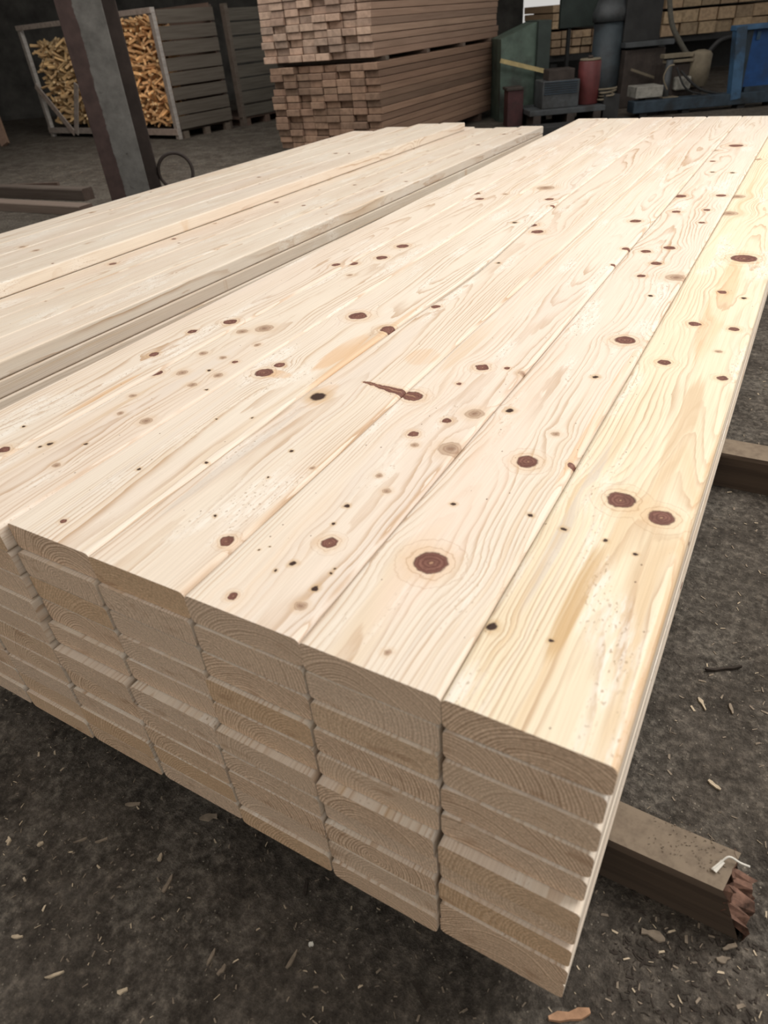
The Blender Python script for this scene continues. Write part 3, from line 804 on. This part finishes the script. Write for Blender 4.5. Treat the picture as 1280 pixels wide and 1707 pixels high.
for i, yy in enumerate((.25, 1.3, 2.4, 3.4)):
    p = PA0 + pv * yy
    bm = B(0, 1.46, -.04, .04, 0, .0395, .003)
    o = mesh_obj('spacer_lath', bm, slat_w, loc=(p.x, p.y, .9345), rotz=PANG)
    tag(o, '%s spacer lath between the upper and lower plank packs' % ['first', 'second', 'third', 'last'][i], 'lath', 'laths between plank packs')
for i, yy in enumerate((.5, 3.0)):
    p = PA0 + pv * yy
    o = mesh_obj('pack_bearer', B(0, 1.46, -.05, .05, 0, .0995, .003), slat_d, loc=(p.x, p.y, 0), rotz=PANG)
    tag(o, '%s bearer carrying the lower plank pack' % ['first', 'second'][i], 'beam', 'bearers under the plank packs')

# packs of timber far behind the machine
far_m = make_old_wood('far_plank_yellow', (.46, .33, .20), (.37, .26, .155), (.52, .39, .25), var=.4)
iron = make_flat('dark_iron', (.028, .027, .026), .7, .3, var=.35, scale=5)
def far_pack(lat0, cols, rows, d, z0, pw, ph, L, name, gaps=()):
    for r in range(rows):
        for c in range(cols):
            me = plank_proto(pw - rp_.uniform(.006, .03), ph - rp_.uniform(.004, .02), L, far_m)
            o = bpy.data.objects.new('far_plank', me); COL.objects.link(o)
            p = frame_world(lat0 + pw * (c + .5), d + rp_.uniform(-.05, .05), z0 + r * ph + sum(.03 for g_ in gaps if r >= g_))
            o.location = p; o.rotation_euler = (0, 0, YAW)
            tag(o, 'yellow plank, row %d up, place %d along, on the %s' % (r + 1, c + 1, name), 'plank', 'planks on the %s' % name)
def rack(name_l, lat0, lat1, d, z, L):
    t = thing('steel_rack', name_l, 'rack', frame_world((lat0 + lat1) / 2, d, 0), YAW)
    w = (lat1 - lat0) / 2
    for sx in (-w + .1, w - .1):
        for yy in (.1, L - .2):
            mesh_obj('leg', B(sx - .06, sx + .06, yy, yy + .12, 0, z - .1), iron, t)
    for yy in (.05, L - .25):
        mesh_obj('cross_beam', B(-w, w, yy, yy + .2, z - .1, z - .001), iron, t)
    mesh_obj('back_plate', B(-w, w, L * .5, L * .5 + .02, .05, z - .12), iron, t)
a0, z0 = fr(1100, 62, 14.5); a1, _ = fr(1290, 62, 14.5)
zr = z0
rack('dark steel rack carrying yellow planks behind the blue machine', a0, a1 + .5, 14.5, zr, 2.5)
far_pack(a0, 8, 5, 14.5, zr, (a1 + .5 - a0) / 8, .19, 2.4, 'dark rack behind the blue machine', (2, 4))
a0, z0 = fr(917, 93, 14.0); a1, _ = fr(1000, 93, 14.0)
rack('dark steel rack carrying yellow planks beside the dark extractor', a0, a1, 14.0, z0, 2.3)
far_pack(a0, 5, 6, 14.0, z0, (a1 - a0) / 5, .115, 2.2, 'dark rack beside the extractor', (3,))

# ------------------------------------------------------------------ machinery corner
green = make_flat('green_paint', (.075, .105, .082), .55, .3, var=.3, scale=6, dirt=(.045, .05, .042))
green_d = make_flat('dark_green_paint', (.030, .040, .034), .6, .3, var=.3, scale=6)
dredp = make_flat('dark_red_paint', (.06, .022, .022), .6, .3, var=.35, scale=8, dirt=(.03, .02, .018))
redp = make_flat('red_paint', (.115, .028, .027), .5, .35, var=.3, scale=8, dirt=(.09, .03, .026))
teal = make_flat('dusty_dark_teal_paint', (.040, .050, .056), .55, .35, var=.3, scale=5, dirt=(.025, .027, .029))
bluep = make_flat('blue_paint', (.045, .105, .19), .5, .35, var=.3, scale=7, dirt=(.03, .05, .075))
bluev = make_flat('strong_blue_paint', (.012, .065, .21), .5, .35, var=.3, scale=6, dirt=(.018, .045, .11))
blued = make_flat('dark_blue_paint', (.030, .045, .060), .6, .3, var=.35, scale=8, dirt=(.02, .022, .024))
grey_p = make_flat('grey_machine_paint', (.060, .064, .066), .55, .35, var=.3, scale=8, dirt=(.035, .034, .032))
brown_p = make_flat('brown_cast_iron', (.050, .039, .033), .75, .2, var=.35, scale=8)
tanp = make_flat('dusty_tan_paint', (.20, .165, .115), .75, .2, var=.25, scale=9)
whitep = make_flat('dusty_white_paint', (.27, .255, .22), .7, .2, var=.25, scale=20, dirt=(.14, .13, .11))
yel = make_flat('yellow_wood', (.42, .33, .16), .7, .2, var=.2, scale=20)
hose_m = make_flat('rubber_hose', (.085, .078, .062), .7, .3, var=.25, scale=30)

class F:
    """a thing in the corner: parts given by where they stand at a level distance"""
    def __init__(self, name, label, cat, px, d, group=None):
        self.lat, _ = fr(px, 120, d); self.d = d
        self.t = thing(name, label, cat, frame_world(self.lat, d, 0), YAW, group)
    def p(self, px, py, d=None):
        d = d or self.d
        a, z = fr(px, py, d)
        return Vector((a - self.lat, d - self.d, z))
    def box(self, part, px0, px1, py0, py1, d0, d1, mat, bev=.006, zmin=None):
        ym, xm = (py0 + py1) / 2, (px0 + px1) / 2
        x0, _ = fr(px0, ym, d0); x1, _ = fr(px1, ym, d0)
        _, z1 = fr(xm, py0, d0); _, z0 = fr(xm, py1, d0)
        if zmin is not None: z0 = zmin
        z0 = max(z0, 0)
        return mesh_obj(part, B(x0 - self.lat, x1 - self.lat, d0 - self.d, d1 - self.d, z0, z1, bev), mat, self.t)
    def tube(self, part, pts, r, mat, seg=12, smooth=False):
        bm = bmesh.new()
        P_ = [self.p(*q) for q in pts]
        tube(bm, spline(P_) if smooth else P_, r, seg)
        return mesh_obj(part, bm, mat, self.t)

# green hopper
f = F('green_hopper', 'green sheet-metal hopper beside the plank packs', 'machine', 868, 10.8)
bm = bmesh.new()
a = [f.p(832, 200), f.p(893, 196), f.p(893, 34), f.p(836, 66)]
a[0].z = a[1].z = 0
for k in (a[0], a[3]): k.x = a[0].x
for k in (a[1], a[2]): k.x = a[1].x
lo = [bm.verts.new(k) for k in a]; hi = [bm.verts.new(k + Vector((0, .7, 0))) for k in a]
bm.faces.new(lo); bm.faces.new(hi[::-1])
for i in range(4): bm.faces.new((lo[i], lo[(i + 1) % 4], hi[(i + 1) % 4], hi[i]))
mesh_obj('shell', bm, green, f.t)
f.box('side_frame', 894, 915, 34, 196, 10.7, 11.5, green_d, zmin=0)
f2 = F('yellow_lath', 'yellow lath fixed across the green hopper', 'lath', 875, 10.7)
bm = bmesh.new(); bar(bm, f2.p(834, 101, 10.62), f2.p(918, 121, 10.62), .02, .05); mesh_obj('lath_strip', bm, yel, f2.t)
f = F('red_crate', 'small dark red box on the floor before the green hopper', 'box', 860, 10.2)
f.box('body', 846, 872, 150, 196, 10.25, 10.5, dredp, zmin=0); f.box('lid', 845, 873, 146, 151, 10.23, 10.52, brown_p)
# skid
f = F('steel_skid', 'low dark steel skid on the floor carrying the motor and red canister', 'skid', 945, 9.9)
x0, x1 = f.p(884, 170).x, f.p(1010, 170).x
mesh_obj('deck', B(x0, x1, 0, .75, .14, .20, .005), grey_p, f.t)
for s in (x0 + .05, (x0 + x1) / 2, x1 - .15):
    mesh_obj('skid_runner', B(s, s + .1, 0, .75, 0, .14, .005), brown_p, f.t)
f = F('electric_motor', 'dark louvred motor housing on the steel skid', 'motor', 935, 10.0)
zb = .20
f.box('housing', 905, 966, 134, 160, 10.0, 10.45, grey_p, .01, zmin=zb)
f.box('top_cover', 915, 958, 115, 134, 10.05, 10.35, brown_p, .01)
bm = bmesh.new()
p0, p1 = f.p(908, 138), f.p(963, 138)
for i in range(6):
    z = f.p(935, 156).z + (f.p(935, 137).z - f.p(935, 156).z) * i / 5
    box(bm, p0.x, p1.x, -.015, .01, max(z, zb + .02), max(z, zb + .02) + .012)
mesh_obj('louver', bm, blued, f.t)
# red canister
f = F('red_canister', 'dark red canister with pale rim standing on the steel skid', 'canister', 988, 10.05)
cx = 0; rad = (f.p(1006, 130).x - f.p(970, 130).x) / 2
zt = f.p(988, 101).z
bm = bmesh.new(); tube(bm, [(0, rad, .2005), (0, rad, .215), (0, rad, zt - .02), (0, rad, zt)], [rad * .94, rad, rad, rad * .92], 24); mesh_obj('drum', bm, redp, f.t)
bm = bmesh.new(); tube(bm, [(0, rad, zt), (0, rad, zt + .02)], [rad * .95, rad * .9], 24); mesh_obj('rim', bm, tanp, f.t)
bm = bmesh.new(); tube(bm, [(0, rad, zt + .02), (0, rad, zt + .05)], .03, 12); mesh_obj('cap', bm, brown_p, f.t)
# dark extractor
f = F('dust_extractor', 'tall dark dust extractor with round barrel and hood', 'machine', 1030, 11.2)
r_ = (f.p(1046, 70).x - f.p(997, 70).x) / 2
c_ = f.p(1021, 70).x
zt = f.p(1021, 36).z
bm = bmesh.new(); tube(bm, [(c_, r_, 0), (c_, r_, .3), (c_, r_, zt)], [r_ * .9, r_, r_], 28); mesh_obj('barrel', bm, teal, f.t)
bm = bmesh.new(); tube(bm, [(c_, r_, zt), (c_, r_, zt + .10), (c_, r_, zt + .28)], [r_ * 1.12, r_ * 1.15, r_ * .8], 28); mesh_obj('hood', bm, grey_p, f.t)
f.box('duct_box', 1046, 1107, -60, 68, 11.2, 11.9, iron, .01)
f.box('lower_cabinet', 1037, 1102, 82, 190, 11.1, 11.7, brown_p, .01, zmin=0)
f.box('cross_rail', 1043, 1124, 68, 77, 11.05, 11.25, grey_p)
f.box('neck', 1052, 1098, 60, 90, 11.3, 11.7, iron)
bm = bmesh.new(); bar(bm, f.p(1052, 116, 11.0), f.p(1098, 132, 11.0), .03, .03); mesh_obj('lever', bm, tanp, f.t)
# dark green tank above / behind
f = F('green_control_panel', 'dull green sheet panel hanging above the yellow planks and the motor', 'panel', 967, 12.4)
f.box('panel_sheet', 937, 999, -70, 45, 12.4, 12.5, green_d)
for s in (942, 992):
    f.box('leg', s, s + 5, 40, 190, 12.42, 12.5, iron, .003, zmin=0)
# hose
f = F('rubber_hose', 'grey-brown rubber hose curving down to the tan motor', 'hose', 1125, 10.6)
f.tube('hose_pipe', [(1115, -60), (1116, 0), (1120, 40), (1131, 66), (1146, 92)], .032, hose_m, 10, True)
# saw unit with tan drum
f = F('saw_carriage', 'dusty saw carriage with tan domed motor, bars and cables', 'machine', 1140, 10.3)
r_ = (f.p(1190, 115).x - f.p(1154, 115).x) / 2; c_ = f.p(1172, 115).x
zt, zl = f.p(1172, 92).z, f.p(1172, 144).z
bm = bmesh.new(); tube(bm, [(c_, r_, zl), (c_, r_, zt), (c_, r_, zt + r_ * .25), (c_, r_, zt + r_ * .38)], [r_, r_, r_ * .8, r_ * .3], 24); mesh_obj('motor_drum', bm, tanp, f.t)
bm = bmesh.new(); tube(bm, [(c_, r_, .2), (c_, r_, zl)], r_ * .6, 16); mesh_obj('motor_foot', bm, brown_p, f.t)
f.box('clamp_bar', 1108, 1156, 89, 96, 10.35, 10.5, tanp, .004)
f.box('clamp_bar', 1112, 1156, 99, 104, 10.35, 10.5, tanp, .004)
f.box('gear_case', 1106, 1160, 106, 160, 10.4, 10.75, brown_p, .02)
bm = bmesh.new(); q_ = f.p(1120, 100); tube(bm, [(q_.x, .06, .0), (q_.x, .06, q_.z)], .045, 12); mesh_obj('upright_pipe', bm, grey_p, f.t)
f.box('pipe_collar', 1104, 1130, 162, 172, 10.22, 10.4, tanp, .005)
f.box('white_guard', 1061, 1105, 144, 163, 10.15, 10.5, whitep, .008)
bm = bmesh.new(); q_ = f.p(1083, 163); box(bm, q_.x - .1, q_.x + .1, -.1, .15, 0, q_.z); mesh_obj('guard_stand', bm, iron, f.t)
f.tube('cable', [(1135, 118, 10.25), (1150, 135, 10.2), (1170, 150, 10.2), (1205, 157, 10.22)], .016, iron, 8, True)
f.tube('cable', [(1128, 112, 10.25), (1138, 140, 10.2), (1150, 152, 10.2), (1168, 156, 10.2)], .012, iron, 8, True)
f.tube('cable', [(1112, 150, 10.2), (1106, 130, 10.2), (1114, 112, 10.2), (1124, 108, 10.2)], .010, tanp, 8, True)
f.box('dust_cover', 1126, 1152, 128, 150, 10.3, 10.42, whitep, .02)
# blue machine frame
f = F('blue_machine', 'blue steel machine frame with bright blue panel at the edge', 'machine', 1250, 10.2)
f.box('base_beam', 1057, 1300, 160, 188, 10.05, 10.3, blued, .006, zmin=.05)
bm = bmesh.new()
for s in (1070, 1140, 1230, 1280):
    q_ = f.p(s, 170); box(bm, q_.x - .05, q_.x + .05, -.1, .05, 0, .05)
mesh_obj('foot', bm, iron, f.t)
bm = bmesh.new(); bar(bm, f.p(1222, 165, 10.1), f.p(1234, 44, 10.1), .13, .12, up=(0, 1, 0)); mesh_obj('upright', bm, bluep, f.t)
f.box('top_rail', 1228, 1310, 39, 48, 10.05, 10.2, bluep, .006)
f.box('panel', 1240, 1310, 48, 142, 10.16, 10.22, bluev, .004)
f.box('inner_post', 1236, 1246, 48, 160, 10.1, 10.2, blued, .004)
f.box('panel_plate', 1262, 1268, 52, 66, 10.14, 10.16, bluep, .002)
f.box('lower_plate', 1240, 1310, 142, 160, 10.12, 10.2, blued, .004)
f.tube('arched_pipe', [(1180, 88, 10.5), (1200, 68, 10.5), (1228, 60, 10.5)], .03, iron, 8, True)
# coil of rope
f = F('rope_coil', 'pale coil of rope lying between red canister and white guard', 'rope', 1018, 9.95)
bm = bmesh.new()
pts = []
q_ = f.p(1018, 155)
for i in range(60):
    a = i * .42; rr = .10 + .02 * math.sin(i)
    pts.append((q_.x + math.cos(a) * rr, .15 + math.sin(a) * rr, .225 + .0025 * i))
tube(bm, pts, .011, 6)
mesh_obj('rope_strand', bm, tanp, f.t)
f.box('rope_stand', 1006, 1032, 158, 190, 10.0, 10.25, iron, .004, zmin=0)
f = F('dark_trough', 'long dark steel trough on the floor behind the timber stacks', 'trough', 960, 9.2)
x0, x1 = f.p(850, 196).x, f.p(1060, 196).x
mesh_obj('trough_body', B(x0, x1, 0, .3, 0, .10, .008), iron, f.t)

# ------------------------------------------------------------------ chips and litter
chip_m = make_flat('pale_chip', (.50, .40, .28), .8, .15, var=.3, scale=60)
chip_d = make_flat('grey_chip', (.24, .19, .14), .85, .15, var=.3, scale=60)
chip_k = make_flat('dark_bark', (.045, .035, .028), .9, .15, var=.3, scale=60)
rc_ = random.Random(21)
def floor_pt(px, py, z=0.0):
    v = MR @ Vector(((px - 640) / F_PX, -(py - 853.5) / F_PX, -1.0))
    return CAM + v * ((z - CAM.z) / v.z)
def chip_bm(L, w, th, curl=.15):
    bm = bmesh.new(); n = 4; rg = []
    for i in range(n + 1):
        t = i / n
        ww = w * (.35 + .65 * math.sin(PI * (.08 + .84 * t))) * rc_.uniform(.35, 1.1) / 2
        z = curl * L * (t - .5) ** 2 + .0005
        off = rc_.uniform(-.1, .1) * w
        rg.append([bm.verts.new((off - ww, (t - .5) * L, z)), bm.verts.new((off + ww, (t - .5) * L, z)),
                   bm.verts.new((off + ww * .9, (t - .5) * L, z + th)), bm.verts.new((off - ww * .9, (t - .5) * L, z + th))])
    for a, b in zip(rg, rg[1:]):
        for k in range(4): bm.faces.new((a[k], a[(k + 1) % 4], b[(k + 1) % 4], b[k]))
    bm.faces.new(rg[0][::-1]); bm.faces.new(rg[-1])
    return bm
CH = [  # px, py, length px, width px, screen angle, material, label
 (948, 1694, 70, 17, 8, 'o', 'reddish-tan piece of bark on the floor under the stack corner'),
 (348, 1364, 30, 13, 10, 'g', 'curled grey wood shaving on the floor below the fourth column'),
 (1088, 1560, 42, 16, -20, 'g', 'flat grey-brown splinter on the floor beside the near bearer'),
 (1240, 1452, 40, 6, 0, 'x', None),
 (222, 1342, 24, 9, 0, 'g', 'small ragged leaf-like shaving on the floor below the second lowest boards'),
 (487, 1600, 36, 6, 60, 'g', 'thin curved splinter upright-looking on the dark floor below the stack'),
 (205, 1653, 18, 7, 20, 'p', 'pale pointed chip near the lower picture edge on bare floor'),
 (92, 1626, 34, 5, 20, 'p', 'long pale splinter lying on the lighter floor patch'),
 (370, 1618, 22, 10, 50, 'g', 'brown rectangular chip on the floor under the stack'),
 (352, 1597, 32, 5, 65, 'g', 'narrow brown splinter next to the brown rectangular chip'),
 (519, 1575, 8, 7, 0, 'w', 'tiny bright white square chip on the dark floor'),
 (268, 1430, 14, 8, 70, 'p', 'small pale chip above the torn splinter cluster'),
 (280, 1474, 34, 8, 60, 'g', 'torn splinter cluster on the dark floor'),
 (1190, 1310, 26, 7, -40, 'p', 'pale twisted splinter on the floor behind the near bearer'),
 (1205, 1117, 60, 6, 5, 'k', 'dark crooked twig on the lit floor'),
 (1170, 1175, 24, 8, -60, 'p', 'pale bent chip below the dark crooked twig'),
 (1218, 1183, 18, 7, -70, 'g', 'short tan chip below the dark crooked twig'),
 (1205, 1600, 22, 10, 10, 'g', 'pale flake among bark crumbs by the broken bearer'),
 (1215, 1580, 24, 9, 15, 'g', 'upper pale flake among bark crumbs by the broken bearer'),
 (510, 1480, 30, 7, 85, 'k', 'black bark strip on the floor in shade of the stack'),
 (15, 1403, 14, 7, 80, 'p', 'small upright pale chip beside the picture border'),
 (68, 1408, 12, 6, 30, 'p', 'small oval pale chip on the mid-brown floor'),
 (135, 1402, 24, 4, 20, 'g', 'thin shaving pointing to the bottom boards'),
 (170, 1402, 22, 5, 20, 'g', 'grey shaving with frayed tip by the thin shaving'),
 (30, 1562, 18, 6, 0, 'p', 'whitish flake on the gritty floor'),
 (700, 1660, 50, 5, -65, 'k', 'long dark twig on the floor under the fifth column'),
]
mats = {'o': make_flat('red_tan_bark', (.42, .24, .14), .8, .15, var=.35, scale=40), 'g': chip_d, 'p': chip_m, 'k': chip_k, 'w': make_flat('white_chip', (.7, .66, .58), .8, .2, var=.1, scale=60)}
for (px, py, L, w, ang, m, lab) in CH:
    if m == 'x': continue
    a = floor_pt(px, py)
    s = (a - CAM).length / F_PX
    e = floor_pt(px + math.cos(math.radians(ang)) * L / 2, py - math.sin(math.radians(ang)) * L / 2)
    f0 = floor_pt(px - math.cos(math.radians(ang)) * L / 2, py + math.sin(math.radians(ang)) * L / 2)
    dv = e - f0
    o = mesh_obj('wood_chip', chip_bm(dv.length, w * s, .004 if L < 50 else .007), mats[m], loc=(a.x, a.y, .0), rotz=math.atan2(-dv.x, dv.y))
    tag(o, lab, 'chip', 'loose chips on the floor')
# white curled shaving on the bearer
p = floor_pt(1212, 1443, .1195)
bm = bmesh.new()
tube(bm, spline([(-.028, -.012, .005), (-.012, 0, .008), (.002, .008, .014), (.02, .004, .006), (.034, .0, .005)], 4), [.0018] * 17, 6)
bar(bm, (-.024, -.014, .004), (-.008, .002, .008), .007, .0018)
tag(mesh_obj('wood_shaving', bm, mats['w'], loc=(p.x, p.y, .1195), rotz=.35), 'white curled shaving lying on the near bearer', 'shaving')

def litter(n, rx, ry, smin, smax, mat, name, label, z=0.0):
    bm = bmesh.new()
    for i in range(n):
        x, y = rc_.uniform(*rx), rc_.uniform(*ry)
        L = rc_.uniform(smin, smax) ; w = L * rc_.uniform(.08, .38); a = rc_.uniform(0, PI)
        th = .0012
        c, s = math.cos(a), math.sin(a)
        tz = rc_.uniform(-.15, .15)
        q = [(-L / 2, -w / 2), (L / 2, -w / 2 * rc_.uniform(.2, 1)), (L / 2 * rc_.uniform(.6, 1), w / 2), (-L / 2 * rc_.uniform(.5, 1), w / 2)]
        lo = [bm.verts.new((x + c * u - s * v, y + s * u + c * v, z + .0004 + max(0, tz * u))) for u, v in q]
        hi = [bm.verts.new(v.co + Vector((0, 0, th))) for v in lo]
        bm.faces.new(hi); bm.faces.new(lo[::-1])
        for k in range(4): bm.faces.new((lo[k], lo[(k + 1) % 4], hi[(k + 1) % 4], hi[k]))
    tag(mesh_obj(name, bm, mat), label, 'litter', None, 'stuff')
litter(1500, (-2.2, .6), (-.35, .35), .002, .011, chip_d, 'sawdust_litter', 'fine greyish wood crumbs scattered over the floor before the stack')
litter(420, (-2.2, .6), (-.35, .35), .002, .013, chip_m, 'sawdust_litter', 'fine pale wood crumbs scattered over the floor before the stack')
litter(900, (.02, 1.1), (-.1, 2.6), .003, .016, chip_d, 'sawdust_litter', 'fine greyish wood crumbs scattered over the lit floor beside the stack')
litter(260, (.02, 1.1), (-.1, 2.6), .003, .016, chip_m, 'sawdust_litter', 'fine pale wood crumbs scattered over the lit floor beside the stack')
litter(260, (.05, .27), (.05, .235), .003, .013, chip_k, 'bark_litter', 'dark bark crumbs heaped at the foot of the near bearer')
litter(110, (.05, .18), (.255, .325), .001, .004, chip_d, 'sawdust_litter', 'wood crumbs lying on top of the near bearer', .1195)
litter(600, (-9, -3.6), (5.3, 6.9), .01, .05, chip_d, 'sawdust_litter', 'wood crumbs scattered over the dirt before the firewood crates')

# ------------------------------------------------------------------ light
def area(name, loc, target, sx, sy, power, color):
    l = bpy.data.lights.new(name, 'AREA'); l.shape = 'RECTANGLE'; l.size = sx; l.size_y = sy; l.energy = power; l.color = color
    o = bpy.data.objects.new(name, l); COL.objects.link(o)
    o.location = loc
    o.rotation_euler = (Vector(target) - Vector(loc)).to_track_quat('-Z', 'Y').to_euler()
    return o
area('roof_skylight', (1.8, 2.9, 4.8), (-.6, 1.4, .6), 4.0, 4.6, 345, (1.0, .985, .965))
area('rear_bay_fill', (-6.2, 5.9, 4.9), (-7.2, 7.4, 0), 5.0, 2.0, 330, (1.0, .98, .95))  # unseen fill lamp added to brighten the firewood and plank packs
area('machine_bay_area_light', (-1.6, 9.2, 4.9), (-2.6, 11.2, 0), 3.5, 1.6, 60, (1.0, .98, .95))  # unseen area lamp under the closed roof, aimed at the machinery

w = bpy.data.worlds.new('overcast_sky'); sc.world = w
w.use_nodes = True
bg = w.node_tree.nodes['Background']
bg.inputs[0].default_value = (1.0, .968, .925, 1)
bg.inputs[1].default_value = .60

sc.view_settings.view_transform = 'Standard'
sc.view_settings.look = 'None'
sc.view_settings.gamma = 1.0
sc.view_settings.use_curve_mapping = False
sc.view_settings.exposure = 0.0
sc.cycles.max_bounces = 5
sc.cycles.diffuse_bounces = 3
sc.cycles.glossy_bounces = 2
